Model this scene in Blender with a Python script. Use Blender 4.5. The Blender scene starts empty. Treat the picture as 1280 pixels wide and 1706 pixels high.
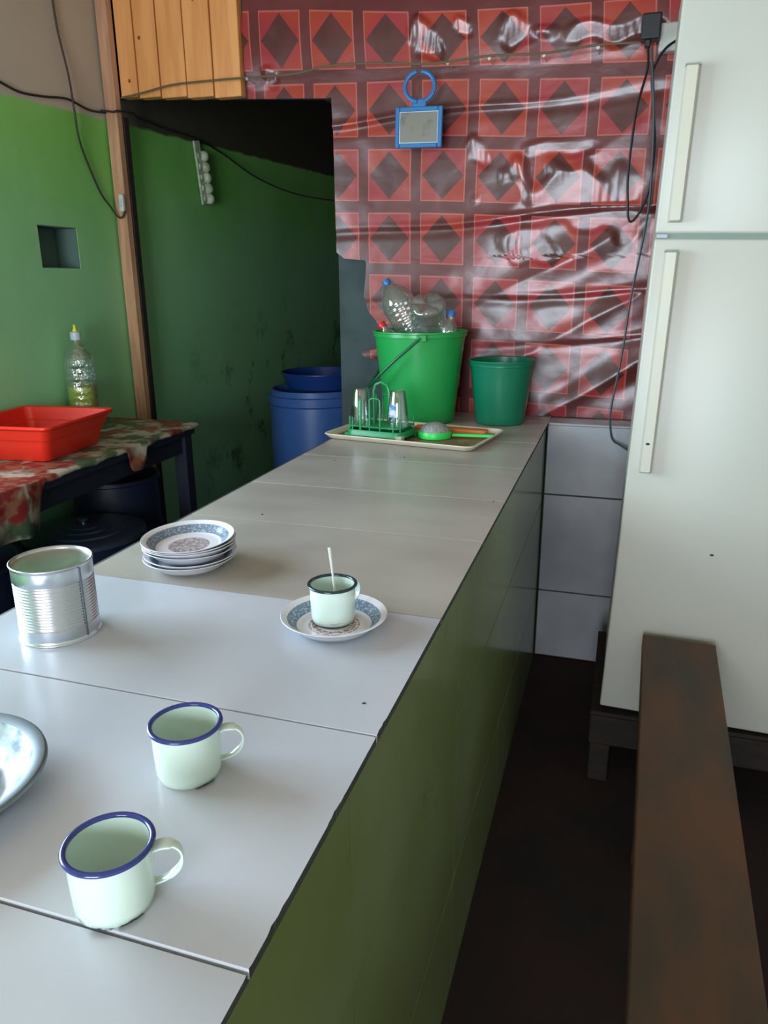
import bpy, bmesh, math, random
from mathutils import Vector, Matrix, noise
random.seed(7)
SC = bpy.context.scene
COL = SC.collection
PI = math.pi
def srgb(r, g, b):
    f = lambda c: (c/255/12.92) if c/255 <= .04045 else ((c/255+.055)/1.055)**2.4
    return (f(r), f(g), f(b), 1)

# ------------------------------------------------------------------ camera
CAMZ = 1.53
cd = bpy.data.cameras.new('camera'); cam = bpy.data.objects.new('camera', cd); COL.objects.link(cam)
cd.sensor_fit = 'HORIZONTAL'; cd.sensor_width = 36; cd.lens = 36*1250/1280; cd.clip_start = .02
Rm = [[0.95302093, 0.08366312, -0.29112125], [0.30283992, -0.28300729, 0.91005212], [-0.00625163, -0.95546186, -0.2950484]]
cam.matrix_world = Matrix(((Rm[0][0], -Rm[0][1], -Rm[0][2], 0), (Rm[1][0], -Rm[1][1], -Rm[1][2], 0),
                           (Rm[2][0], -Rm[2][1], -Rm[2][2], CAMZ), (0, 0, 0, 1)))
SC.camera = cam
# ------------------------------------------------------------------ world, lights, exposure
w = bpy.data.worlds.new('overcast_sky'); SC.world = w; w.use_nodes = True
w.node_tree.nodes['Background'].inputs[0].default_value = (.62, .78, 1, 1)
w.node_tree.nodes['Background'].inputs[1].default_value = 1.0
def area(name, loc, rot, sx, sy, power, col):
    l = bpy.data.lights.new(name, 'AREA'); l.shape = 'RECTANGLE'; l.size = sx; l.size_y = sy; l.energy = power; l.color = col
    o = bpy.data.objects.new(name, l); COL.objects.link(o); o.location = loc; o.rotation_euler = rot
    return o
area('doorway_daylight', (-.45, -2.62, 1.15), (PI/2, 0, 0), 1.5, 2.0, 84, (.80, .90, 1))
area('window_daylight', (-2.30, .90, 1.70), (0, -PI/2, 0), 1.0, 1.5, 46, (.66, .84, 1))
SC.view_settings.view_transform = 'Standard'; SC.view_settings.look = 'None'
SC.view_settings.gamma = 1; SC.view_settings.use_curve_mapping = False
SC.view_settings.exposure = 1.12

# ------------------------------------------------------------------ materials
def nt(name):
    m = bpy.data.materials.new(name); m.use_nodes = True
    t = m.node_tree; return m, t, t.nodes['Principled BSDF']
def nd(t, typ, **kw):
    n = t.nodes.new(typ)
    for k, v in kw.items(): setattr(n, k, v)
    return n
def mth(t, op, a, b=None, c=None, clamp=False):
    n = t.nodes.new('ShaderNodeMath'); n.operation = op; n.use_clamp = clamp
    for i, v in enumerate((a, b, c)):
        if v is None: continue
        if isinstance(v, (int, float)): n.inputs[i].default_value = v
        else: t.links.new(v, n.inputs[i])
    return n.outputs[0]
def mixc(t, f, a, b):
    n = t.nodes.new('ShaderNodeMix'); n.data_type = 'RGBA'
    for i, v in ((0, f), (6, a), (7, b)):
        if isinstance(v, (int, float, tuple)): n.inputs[i].default_value = v
        else: t.links.new(v, n.inputs[i])
    return n.outputs[2]
def noise_n(t, scale=5, detail=3, coord='Object', sc=(1, 1, 1), rough=.5):
    tc = nd(t, 'ShaderNodeTexCoord'); mp = nd(t, 'ShaderNodeMapping'); mp.inputs['Scale'].default_value = sc
    n = nd(t, 'ShaderNodeTexNoise'); n.inputs['Scale'].default_value = scale; n.inputs['Detail'].default_value = detail
    n.inputs['Roughness'].default_value = rough
    t.links.new(tc.outputs[coord], mp.inputs[0]); t.links.new(mp.outputs[0], n.inputs[0])
    return n.outputs[0]
def ramp(t, f, stops):
    r = nd(t, 'ShaderNodeValToRGB'); t.links.new(f, r.inputs[0])
    while len(r.color_ramp.elements) < len(stops): r.color_ramp.elements.new(.5)
    for e, (p, c) in zip(r.color_ramp.elements, stops): e.position = p; e.color = c
    return r.outputs[0]
def sstep(t, v, a, b):
    n = nd(t, 'ShaderNodeMapRange'); n.interpolation_type = 'SMOOTHSTEP'
    t.links.new(v, n.inputs[0]); n.inputs[1].default_value = a; n.inputs[2].default_value = b
    return n.outputs[0]
def bump(t, bs, h, strength=.2, dist=.01):
    b = nd(t, 'ShaderNodeBump'); b.inputs['Strength'].default_value = strength; b.inputs['Distance'].default_value = dist
    t.links.new(h, b.inputs['Height']); t.links.new(b.outputs[0], bs.inputs['Normal'])
def mat(name, c, rough=.5, metal=0, c2=None, scale=6, sc=(1, 1, 1), lo=.35, hi=.65, bmp=0, bscale=40, spec=None, coat=0, detail=4):
    m, t, b = nt(name)
    b.inputs['Roughness'].default_value = rough; b.inputs['Metallic'].default_value = metal
    if spec is not None: b.inputs['Specular IOR Level'].default_value = spec
    if coat: b.inputs['Coat Weight'].default_value = coat; b.inputs['Coat Roughness'].default_value = .08
    if c2:
        f = sstep(t, noise_n(t, scale, detail, sc=sc), lo, hi)
        t.links.new(mixc(t, f, c, c2), b.inputs['Base Color'])
    else: b.inputs['Base Color'].default_value = c
    if bmp: bump(t, b, noise_n(t, bscale, 4, sc=sc), bmp, .004)
    return m
def clear(name, tint=(.9, .93, .92, 1), gloss=.18, rough=.06, bscale=0, bs=.5, milky=0):
    m = bpy.data.materials.new(name); m.use_nodes = True; t = m.node_tree; t.nodes.clear()
    o = nd(t, 'ShaderNodeOutputMaterial'); mx = nd(t, 'ShaderNodeMixShader'); tr = nd(t, 'ShaderNodeBsdfTransparent')
    g = nd(t, 'ShaderNodeBsdfGlossy'); lw = nd(t, 'ShaderNodeLayerWeight')
    tr.inputs[0].default_value = tint; g.inputs['Roughness'].default_value = rough; g.inputs[0].default_value = (.9, .95, .95, 1)
    lw.inputs[0].default_value = .35
    f = mth(t, 'ADD', mth(t, 'MULTIPLY', lw.outputs['Facing'], .55), gloss*.4, clamp=True)
    t.links.new(f, mx.inputs[0]); t.links.new(tr.outputs[0], mx.inputs[1]); t.links.new(g.outputs[0], mx.inputs[2])
    if milky:
        df = nd(t, 'ShaderNodeBsdfDiffuse'); df.inputs[0].default_value = (.50, .55, .48, 1)
        m2 = nd(t, 'ShaderNodeMixShader'); m2.inputs[0].default_value = milky
        t.links.new(mx.outputs[0], m2.inputs[1]); t.links.new(df.outputs[0], m2.inputs[2]); t.links.new(m2.outputs[0], o.inputs[0])
    else: t.links.new(mx.outputs[0], o.inputs[0])
    if bscale:
        bb = nd(t, 'ShaderNodeBump'); bb.inputs['Strength'].default_value = bs; bb.inputs['Distance'].default_value = .01
        t.links.new(noise_n(t, bscale, 2), bb.inputs['Height']); t.links.new(bb.outputs[0], g.inputs['Normal'])
        t.links.new(bb.outputs[0], lw.inputs['Normal'])
    return m

M = {}
M['tile_white'] = mat('white_glazed_tile', srgb(196, 198, 204), .26, c2=srgb(186, 190, 198), scale=2.5, spec=.5)
M['tile_beige'] = mat('beige_marbled_tile', srgb(178, 172, 163), .28, c2=srgb(162, 155, 147), scale=2.6, sc=(1, 2.6, 1), lo=.25, hi=.75, spec=.5, detail=2)
M['tile_grey'] = mat('grey_wall_tile', srgb(164, 164, 166), .3, c2=srgb(136, 136, 140), scale=3, lo=.3, hi=.7)
M['tile_side'] = mat('olive_side_tile', srgb(128, 138, 98), .2, c2=srgb(112, 122, 74), scale=2.2, lo=.3, hi=.7)
M['mortar'] = mat('dark_mortar', srgb(48, 50, 45), .9, c2=srgb(60, 60, 54), scale=30, bmp=.5, bscale=60)
M['grout'] = mat('grey_grout', srgb(60, 58, 56), .9)
M['floor'] = mat('dark_red_floor', srgb(38, 13, 5), .9, c2=srgb(22, 10, 6), scale=4, bmp=.3, bscale=20)
M['ceiling'] = mat('pale_board_ceiling', srgb(196, 168, 142), .8, c2=srgb(176, 148, 124), scale=3, sc=(1, 8, 1))
M['wall_plain'] = mat('pale_plaster', srgb(184, 184, 170), .85, c2=srgb(168, 168, 154), scale=2, bmp=.3, bscale=15)
M['wall_dark'] = mat('dark_unseen_plaster', srgb(40, 48, 38), .9, c2=srgb(28, 32, 26), scale=2)  # for unseen back room walls, made dark to keep the opening dim
M['concrete'] = mat('dark_teal_grey_paint', srgb(64, 78, 78), .8, c2=srgb(50, 62, 62), scale=5, bmp=.4, bscale=25)
M['plank'] = mat('orange_varnished_pine', srgb(228, 158, 94), .5, c2=srgb(214, 142, 80), scale=5, sc=(6, 6, .5), bmp=.15, bscale=20)
M['knot'] = mat('brown_knot', srgb(118, 66, 34), .6)
M['post'] = mat('pale_raw_timber', srgb(200, 152, 116), .7, c2=srgb(170, 126, 94), scale=5, sc=(6, 6, .6), bmp=.3, bscale=20)
M['bench'] = mat('worn_dark_wood', srgb(88, 52, 22), .55, c2=srgb(54, 44, 30), scale=3, sc=(3, 1, 3), lo=.3, hi=.7, bmp=.15, bscale=25)
M['stand'] = mat('dark_stand_wood', srgb(40, 26, 16), .85, c2=srgb(26, 18, 12), scale=6, sc=(1, 6, 6))
M['enamel'] = mat('pale_green_enamel', srgb(214, 230, 218), .16, coat=.5)
M['enamel_in'] = mat('green_white_enamel_inside', srgb(204, 222, 208), .18, coat=.5)
M['blue_rim'] = mat('navy_enamel_rim', srgb(40, 52, 120), .18, coat=.5)
M['dark_rim'] = mat('dark_teal_enamel_rim', srgb(20, 44, 56), .18, coat=.5)
M['chip'] = mat('dark_chipped_iron', srgb(46, 52, 48), .6)
M['tin'] = mat('bright_tinplate', (.64, .67, .71, 1), .30, 1, bmp=.15, bscale=18)
M['tin_top'] = mat('dull_tin_end', (.62, .62, .60, 1), .3, 1, bmp=.4, bscale=9)
M['steel'] = mat('brushed_steel', (.22, .25, .27, 1), .5, 1)
M['steel_in'] = mat('scuffed_steel', (.52, .56, .60, 1), .5, 1, c2=(.22, .25, .28, 1), scale=26, lo=.42, hi=.58, bmp=1, bscale=20)
M['green_bright'] = mat('bright_green_plastic', srgb(36, 158, 76), .32, spec=.6)
M['green_dark'] = mat('dark_green_plastic', srgb(12, 112, 80), .33, spec=.6)
M['green_rack'] = mat('green_coated_wire', srgb(34, 140, 82), .35)
M['green_lime'] = mat('lime_green_plastic', srgb(52, 212, 88), .35)
M['mesh'] = mat('grey_sieve_mesh', srgb(158, 160, 156), .6, c2=srgb(128, 130, 126), scale=180, lo=.45, hi=.55)
M['orange'] = mat('orange_plastic', srgb(226, 120, 66), .45)
M['cream'] = mat('cream_melamine', srgb(222, 208, 186), .35)
M['traybrown'] = mat('brown_tray_print', srgb(138, 104, 80), .4, c2=srgb(110, 82, 64), scale=26)
M['red'] = mat('red_plastic', srgb(222, 44, 24), .38, spec=.5)
M['capblue'] = mat('blue_cap', srgb(44, 112, 176), .35)
M['capred'] = mat('red_cap', srgb(206, 30, 40), .35)
M['yellow'] = mat('yellow_spout', srgb(216, 214, 50), .4)
M['capgrey'] = mat('white_cap', srgb(180, 196, 200), .4)
M['barrel'] = mat('blue_barrel_plastic', srgb(60, 100, 168), .42, c2=srgb(92, 126, 176), scale=3, lo=.45, hi=.8)
M['drum'] = mat('navy_drum_plastic', srgb(17, 26, 46), .42)
M['drumlid'] = mat('dark_lid_plastic', srgb(34, 44, 60), .32)
M['tablewood'] = mat('dark_blue_painted_wood', srgb(18, 24, 40), .6)
M['mirrorframe'] = mat('sky_blue_plastic', srgb(34, 104, 160), .4)
M['mirroredge'] = mat('pale_mirror_edge', srgb(170, 196, 204), .3)
M['black'] = mat('black_rubber', srgb(22, 26, 26), .5)
M['wire'] = mat('dark_wire', srgb(38, 36, 30), .6)
M['wire_grey'] = mat('grey_green_string', srgb(98, 84, 58), .7)
M['wire_teal'] = mat('grey_green_cable', srgb(52, 68, 68), .5)
M['white_plastic'] = mat('off_white_plastic', srgb(196, 200, 190), .45)
M['dirty_white'] = mat('dirty_white_plastic', srgb(196, 204, 176), .55, c2=srgb(156, 166, 138), scale=30)
M['fridge'] = mat('cream_white_enamelled_steel', srgb(182, 178, 166), .34, c2=srgb(176, 175, 164), scale=1.2, spec=.35)
M['fridge_handle'] = mat('cream_plastic_handle', srgb(188, 183, 165), .4)
M['gasket'] = mat('grey_green_gasket', srgb(116, 132, 122), .6)
M['metalclip'] = mat('nail_metal', (.6, .6, .6, 1), .3, 1)
M['pet'] = clear('clear_pet', (.84, .88, .85, 1), .4, .08, 14, .5, .12)
M['pet2'] = clear('clear_bottle_pet', (.90, .95, .93, 1), .5, .06, 45, .9, .06)
M['glass'] = clear('tumbler_glass', (.84, .89, .87, 1), .5, .05)
M['windowglass'] = clear('window_glass', (.97, .98, .98, 1), .1, .02)
M['label'] = mat('blue_white_print', srgb(70, 118, 178), .4, c2=srgb(190, 200, 210), scale=40, lo=.45, hi=.6)
M['speck'] = mat('dark_speck', srgb(34, 30, 28), .6)
m, t, b = nt('yellow_green_liquid'); b.inputs['Base Color'].default_value = srgb(190, 200, 24); b.inputs['Roughness'].default_value = .15
b.inputs['Transmission Weight'].default_value = .1; M['liquid'] = m
m, t, b = nt('mirror_glass')
b.inputs['Metallic'].default_value = .85; f = sstep(t, noise_n(t, 14, 4), .5, .75)
t.links.new(mixc(t, f, srgb(134, 132, 124), srgb(84, 92, 88)), b.inputs['Base Color'])
b.inputs['Roughness'].default_value = .3; M['mirror'] = m

# green wall with a taupe band above the paint line, dirt blotches low down
m, t, b = nt('two_tone_wall_paint')
tc = nd(t, 'ShaderNodeTexCoord'); sx = nd(t, 'ShaderNodeSeparateXYZ'); t.links.new(tc.outputs['Object'], sx.inputs[0])
X, Y, Z = sx.outputs
green = mixc(t, sstep(t, noise_n(t, 2.2, 4), .3, .7), srgb(136, 198, 104), srgb(118, 188, 88))
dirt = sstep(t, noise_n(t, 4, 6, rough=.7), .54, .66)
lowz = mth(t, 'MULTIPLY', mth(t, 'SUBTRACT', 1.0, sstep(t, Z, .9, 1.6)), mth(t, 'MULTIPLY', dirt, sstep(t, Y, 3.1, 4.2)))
cool_light_low = mth(t, 'SUBTRACT', 1.0, sstep(t, mth(t, 'ADD', Z, mth(t, 'MULTIPLY', noise_n(t, 1.8, 3), .5)), 1.75, 2.35))  # cool door light on the lower wall, mixed into the paint colour
green = mixc(t, mth(t, 'MULTIPLY', cool_light_low, .6), green, srgb(146, 196, 160))
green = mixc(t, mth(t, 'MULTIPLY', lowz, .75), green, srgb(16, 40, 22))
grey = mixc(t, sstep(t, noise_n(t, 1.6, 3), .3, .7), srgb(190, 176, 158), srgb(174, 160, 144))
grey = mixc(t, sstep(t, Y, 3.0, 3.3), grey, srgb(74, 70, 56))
edge = mth(t, 'ADD', Z, mth(t, 'MULTIPLY', noise_n(t, 12, 2), .02))
line = mth(t, 'SUBTRACT', edge, mth(t, 'ADD', mth(t, 'MULTIPLY', Y, .03), 2.10))
t.links.new(mixc(t, sstep(t, line, 0, .015), green, grey), b.inputs['Base Color'])
b.inputs['Roughness'].default_value = .5
bump(t, b, noise_n(t, 9, 5), .25, .01); M['wall_green'] = m

# printed vinyl: squares with corner triangles round a dark diamond, in UV space
m, t, b = nt('glossy_printed_vinyl')
tc = nd(t, 'ShaderNodeTexCoord'); sx = nd(t, 'ShaderNodeSeparateXYZ'); t.links.new(tc.outputs['UV'], sx.inputs[0])
fu = mth(t, 'FRACT', mth(t, 'ADD', sx.outputs[0], 50)); fv = mth(t, 'FRACT', mth(t, 'ADD', sx.outputs[1], 50))
SQ = .81
ax = mth(t, 'ABSOLUTE', mth(t, 'SUBTRACT', mth(t, 'DIVIDE', fu, SQ), .5))
ay = mth(t, 'ABSOLUTE', mth(t, 'SUBTRACT', mth(t, 'DIVIDE', fv, SQ), .5))
mxx = mth(t, 'MAXIMUM', ax, ay)
insq = mth(t, 'SUBTRACT', 1, sstep(t, mxx, .494, .506))
outl = mth(t, 'SUBTRACT', 1, sstep(t, mth(t, 'ABSOLUTE', mth(t, 'SUBTRACT', mxx, .492)), .008, .022))
dm = mth(t, 'ADD', ax, ay)
dia = mth(t, 'SUBTRACT', 1, sstep(t, dm, .455, .475))
tri = mixc(t, sstep(t, noise_n(t, 3.5, 2, 'Object'), .42, .6), srgb(160, 58, 42), srgb(152, 48, 52))
body = mixc(t, sstep(t, noise_n(t, 12, 4, 'Object'), .3, .7), srgb(92, 50, 48), srgb(78, 40, 36))
gut = mixc(t, sstep(t, noise_n(t, 6, 4, 'Object'), .3, .7), srgb(104, 47, 46), srgb(90, 40, 38))
c = mixc(t, insq, gut, mixc(t, dia, tri, body))
c = mixc(t, mth(t, 'MULTIPLY', outl, .55), c, srgb(196, 112, 98))
t.links.new(c, b.inputs['Base Color'])
b.inputs['Roughness'].default_value = .28; b.inputs['Specular IOR Level'].default_value = .62
h1 = noise_n(t, 5, 2, 'Object', (1, 1, 1.2)); h2 = noise_n(t, 26, 2, 'Object', (1, 1, 1.6))
bump(t, b, mth(t, 'ADD', h1, mth(t, 'MULTIPLY', h2, .10)), .24, .02); M['vinyl'] = m

# floral cloth
m, t, b = nt('floral_oilcloth')
v = nd(t, 'ShaderNodeTexVoronoi'); v.inputs['Scale'].default_value = 7; v.inputs['Randomness'].default_value = 1
tc = nd(t, 'ShaderNodeTexCoord'); nz = nd(t, 'ShaderNodeTexNoise'); nz.inputs['Scale'].default_value = 9; t.links.new(tc.outputs['Object'], nz.inputs[0])
va = nd(t, 'ShaderNodeVectorMath', operation='MULTIPLY_ADD'); t.links.new(nz.outputs['Color'], va.inputs[0]); va.inputs[1].default_value = (.18, .18, .18); t.links.new(tc.outputs['Object'], va.inputs[2])
t.links.new(va.outputs[0], v.inputs[0])
base = mixc(t, sstep(t, noise_n(t, 14, 4), .42, .58), srgb(170, 160, 142), srgb(70, 88, 62))
rose = mixc(t, sstep(t, noise_n(t, 30, 3), .42, .58), srgb(120, 34, 36), srgb(132, 84, 60))
f = mth(t, 'MULTIPLY', mth(t, 'SUBTRACT', 1, sstep(t, v.outputs['Distance'], .48, .60)), sstep(t, noise_n(t, 3.5, 2), .42, .50))
t.links.new(mixc(t, f, base, rose), b.inputs['Base Color']); b.inputs['Roughness'].default_value = .45; M['cloth'] = m

# plate: rings by radius in the plate's own space
def plate_mat(name, centre):
    m, t, b = nt(name)
    tc = nd(t, 'ShaderNodeTexCoord'); sx = nd(t, 'ShaderNodeSeparateXYZ'); t.links.new(tc.outputs['Object'], sx.inputs[0])
    r = mth(t, 'SQRT', mth(t, 'ADD', mth(t, 'POWER', sx.outputs[0], 2), mth(t, 'POWER', sx.outputs[1], 2)))
    white = srgb(226, 224, 230)
    band = mixc(t, sstep(t, noise_n(t, 260, 2), .50, .62), srgb(112, 130, 148), srgb(166, 180, 194))
    upz = sstep(t, sx.outputs[2], .0045, .0055)
    fb = mth(t, 'MULTIPLY', mth(t, 'MULTIPLY', sstep(t, r, .0590, .0600), mth(t, 'SUBTRACT', 1, sstep(t, r, .0735, .0745))), upz)
    c = mixc(t, fb, white, band)
    if centre == 'rings':
        rr = mixc(t, sstep(t, noise_n(t, 220, 2), .44, .54), srgb(120, 66, 50), srgb(206, 190, 186))
        f2 = mth(t, 'MULTIPLY', sstep(t, r, .026, .027), mth(t, 'SUBTRACT', 1, sstep(t, r, .040, .0415)))
        w1 = mth(t, 'SUBTRACT', 1, sstep(t, mth(t, 'ABSOLUTE', mth(t, 'SUBTRACT', r, .0365)), .0008, .0014))
        f2 = mth(t, 'MULTIPLY', f2, mth(t, 'SUBTRACT', 1, w1))
        c = mixc(t, mth(t, 'MULTIPLY', f2, .85), c, rr)
    else:
        rr = mixc(t, sstep(t, noise_n(t, 160, 2), .4, .6), srgb(150, 136, 134), srgb(188, 178, 182))
        c = mixc(t, mth(t, 'SUBTRACT', 1, sstep(t, r, .036, .039)), c, rr)
    t.links.new(c, b.inputs['Base Color']); b.inputs['Roughness'].default_value = .2
    return m
M['plate_white'] = mat('plain_white_melamine', srgb(222, 220, 226), .25)
M['plate_rings'] = plate_mat('plate_print_rings', 'rings'); M['plate_disc'] = plate_mat('plate_print_disc', 'disc')

# ------------------------------------------------------------------ mesh helpers
def obj(name, bm, m, parent=None, loc=(0, 0, 0), rot=(0, 0, 0), smooth=False, ang=40):
    me = bpy.data.meshes.new(name)
    bmesh.ops.recalc_face_normals(bm, faces=bm.faces[:])
    bm.to_mesh(me); bm.free()
    if smooth:
        me.polygons.foreach_set('use_smooth', [True]*len(me.polygons))
        try: me.set_sharp_from_angle(angle=math.radians(ang))
        except Exception: pass
    for mm in (m if isinstance(m, (list, tuple)) else [m]): me.materials.append(mm)
    o = bpy.data.objects.new(name, me); COL.objects.link(o)
    o.location = loc; o.rotation_euler = rot
    if parent: o.parent = parent
    return o
def tag(o, label=None, cat=None, group=None, kind=None):
    if label: o['label'] = label
    if cat: o['category'] = cat
    if group: o['group'] = group
    if kind: o['kind'] = kind
    return o
def thing(name, label, cat, loc=(0, 0, 0), rot=(0, 0, 0), group=None):
    o = bpy.data.objects.new(name, None); COL.objects.link(o); o.location = loc; o.rotation_euler = rot
    o.empty_display_size = .05
    return tag(o, label, cat, group)
def struct(name, bm, m, parent=None, **k):
    o = obj(name, bm, m, parent, **k); o['kind'] = 'structure'; return o
def dup(root, loc, rot=None, label=None):
    r = root.copy(); COL.objects.link(r); r.location = loc
    if rot is not None: r.rotation_euler = rot
    if label: r['label'] = label
    for ch in list(root.children):
        c = ch.copy(); COL.objects.link(c); c.parent = r
        for g in ch.children:
            d = g.copy(); COL.objects.link(d); d.parent = c
    return r
def box(bm, x0, x1, y0, y1, z0, z1, bev=0, seg=1):
    vs = [bm.verts.new(p) for p in ((x0,y0,z0),(x1,y0,z0),(x1,y1,z0),(x0,y1,z0),(x0,y0,z1),(x1,y0,z1),(x1,y1,z1),(x0,y1,z1))]
    fs = [bm.faces.new([vs[i] for i in q]) for q in ((0,3,2,1),(4,5,6,7),(0,1,5,4),(1,2,6,5),(2,3,7,6),(3,0,4,7))]
    if bev:
        es = list({e for f in fs for e in f.edges})
        bmesh.ops.bevel(bm, geom=es, offset=bev, segments=seg, affect='EDGES', profile=.5)
    return bm
def B(*a, **k): return box(bmesh.new(), *a, **k)
def prism(bm, pts, z0, z1, bev=0, seg=1):
    lo = [bm.verts.new((x, y, z0)) for x, y in pts]; hi = [bm.verts.new((x, y, z1)) for x, y in pts]
    n = len(pts); top = bm.faces.new(hi); bm.faces.new(lo[::-1])
    for i in range(n): bm.faces.new((lo[i], lo[(i+1) % n], hi[(i+1) % n], hi[i]))
    if bev: bmesh.ops.bevel(bm, geom=list(top.edges), offset=bev, segments=seg, affect='EDGES', profile=.5)
    return bm
def lathe(prof, seg=48, bm=None, closed=False, ell=1.0):
    bm = bm or bmesh.new(); rings = []
    for r, z in prof:
        if r < 1e-6: rings.append([bm.verts.new((0, 0, z))])
        else: rings.append([bm.verts.new((r*math.cos(2*PI*i/seg), r*ell*math.sin(2*PI*i/seg), z)) for i in range(seg)])
    prs = list(zip(rings, rings[1:])) + ([(rings[-1], rings[0])] if closed else [])
    for a, b_ in prs:
        for i in range(seg):
            j = (i+1) % seg
            if len(a) == 1 and len(b_) == 1: continue
            if len(a) == 1: bm.faces.new((a[0], b_[j], b_[i]))
            elif len(b_) == 1: bm.faces.new((a[i], a[j], b_[0]))
            else: bm.faces.new((a[i], a[j], b_[j], b_[i]))
    return bm
def cat_rom(pts, n=6):
    P = [Vector(p) for p in pts]; out = []
    for i in range(len(P)-1):
        p0 = P[max(i-1, 0)]; p1 = P[i]; p2 = P[i+1]; p3 = P[min(i+2, len(P)-1)]
        for k in range(n):
            s = k/n
            out.append(.5*((2*p1)+(-p0+p2)*s+(2*p0-5*p1+4*p2-p3)*s*s+(-p0+3*p1-3*p2+p3)*s**3))
    return out+[P[-1]]
def tube(pts, r, seg=8, bm=None, sub=0, closed=False, sec=None, up=None):
    """sweep a round (or sec = list of 2D points) section along pts"""
    bm = bm or bmesh.new(); P = cat_rom(pts, sub) if sub else [Vector(p) for p in pts]
    n = len(P); rings = []; prev = None
    for i, p in enumerate(P):
        a = P[(i-1) % n] if (i or closed) else P[i]; c_ = P[(i+1) % n] if (i < n-1 or closed) else P[i]
        d = (c_-a).normalized()
        u = up and Vector(up) or prev or (Vector((0, 0, 1)) if abs(d.z) < .9 else Vector((1, 0, 0)))
        s = d.cross(u); s.normalize(); v = s.cross(d).normalized(); prev = v
        rr = r[i] if isinstance(r, (list, tuple)) else r
        S = sec or [(rr*math.cos(2*PI*k/seg), rr*math.sin(2*PI*k/seg)) for k in range(seg)]
        rings.append([bm.verts.new(p+s*x+v*y) for x, y in S])
    m_ = len(rings[0])
    for i in range(n if closed else n-1):
        a, c_ = rings[i], rings[(i+1) % n]
        for k in range(m_): bm.faces.new((a[k], a[(k+1) % m_], c_[(k+1) % m_], c_[k]))
    if not closed: bm.faces.new(rings[0][::-1]); bm.faces.new(rings[-1])
    return bm
def xform(bm, mtx): bmesh.ops.transform(bm, matrix=mtx, verts=bm.verts[:]); return bm

# ================================================================== SETTING
XL, XR, YF, YB = -2.188, 1.15, -2.5, 3.08
ZC = 2.75
struct('floor', B(XL-.2, XR+.2, -6, 6.9, -.1, 0), M['floor'])
struct('ceiling', B(XL-.2, XR+.2, YF-.2, 6.9, ZC, ZC+.1), M['ceiling'])
# left wall runs on through the opening into the back room; window hole near the camera, breeze hole near the timber post
def wall_holes(bm, x0, x1, ys, zs, holes):
    """box wall between x0..x1 split on ys/zs; holes = set of (iy, iz) left out"""
    for i in range(len(ys)-1):
        for j in range(len(zs)-1):
            if (i, j) in holes: continue
            box(bm, x0, x1, ys[i], ys[i+1], zs[j], zs[j+1])
    bmesh.ops.remove_doubles(bm, verts=bm.verts[:], dist=1e-5)
    # drop the shared inner faces
    from collections import defaultdict
    d = defaultdict(list)
    for f in bm.faces: d[tuple(sorted(v.index for v in f.verts))].append(f)
    return bm
bm = bmesh.new()
def W(y0, y1, z0, z1): box(bm, XL-.14, XL, y0, y1, z0, z1)
W(YF-.14, .1, 0, ZC); W(.1, 1.7, 0, 1.2); W(.1, 1.7, 2.2, ZC); W(1.7, 2.515, 0, ZC)
W(2.515, 2.737, 0, 1.584); W(2.515, 2.737, 1.742, ZC); W(2.737, 6.8, 0, ZC)
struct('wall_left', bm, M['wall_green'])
nb = bmesh.new()
box(nb, XL-.145, XL-.11, 2.50, 2.752, 1.57, 1.756)
for q in ((2.510, 2.519, 1.580, 1.746), (2.733, 2.741, 1.580, 1.746), (2.510, 2.741, 1.580, 1.587), (2.510, 2.741, 1.739, 1.747)): box(nb, XL-.12, XL-.003, *q)
struct('trim_1', nb, mat('dark_hole_backing', srgb(84, 108, 98), .9))
f = struct('window_1', B(XL-.1, XL-.07, .1, 1.7, 1.68, 1.72), M['stand'])
struct('window_frame', B(XL-.1, XL-.07, .88, .92, 1.2, 2.2), M['stand'], f)
struct('window_pane', B(XL-.09, XL-.085, .1, 1.7, 1.2, 2.2), M['windowglass'], f)
# front wall with the street doorway
bm = bmesh.new()
box(bm, XL, -1.25, YF-.14, YF, 0, ZC); box(bm, .35, XR, YF-.14, YF, 0, ZC); box(bm, -1.25, .35, YF-.14, YF, 2.2, ZC)
struct('wall_front', bm, M['wall_plain'])
d = struct('door_1', B(-1.25, -1.20, YF-.13, YF-.03, 0, 2.2), M['stand'])
struct('door_jamb', B(.30, .35, YF-.13, YF-.03, 0, 2.2), M['stand'], d)
struct('wall_right', B(XR, XR+.14, YF, YB+.1, 0, ZC), M['wall_plain'])
# partition with the opening; header over it
bm = bmesh.new()
box(bm, -1.176, XR, YB, YB+.12, 0, ZC)
def zh(x): return 2.215-.066*(x+1.186)
for xa, xb in ((XL, -1.176),):
    q = [bm.verts.new(p_) for p_ in ((xa, YB, zh(xa)), (xb, YB, zh(xb)), (xb, YB+.03, zh(xb)), (xa, YB+.03, zh(xa)), (xa, YB, ZC), (xb, YB, ZC), (xb, YB+.03, ZC), (xa, YB+.03, ZC))]
    for ff in ((0,3,2,1),(4,5,6,7),(0,1,5,4),(1,2,6,5),(2,3,7,6),(3,0,4,7)): bm.faces.new([q[i] for i in ff])
struct('wall_back', bm, M['concrete'])
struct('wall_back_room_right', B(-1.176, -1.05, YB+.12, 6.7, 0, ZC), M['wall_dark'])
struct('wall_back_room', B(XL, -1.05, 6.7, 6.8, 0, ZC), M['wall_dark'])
# ledge wall faced with big tiles, right of the counter
YT = 2.945
led = struct('wall_back_ledge', B(-.272, XR, YT, YB-.002, 0, .990), M['grout'])
zrow = [(.006, .285), (.291, .705), (.711, .996)]
zs_t = [(.030, .232), (.238, .700), (.706, .990)]
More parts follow.
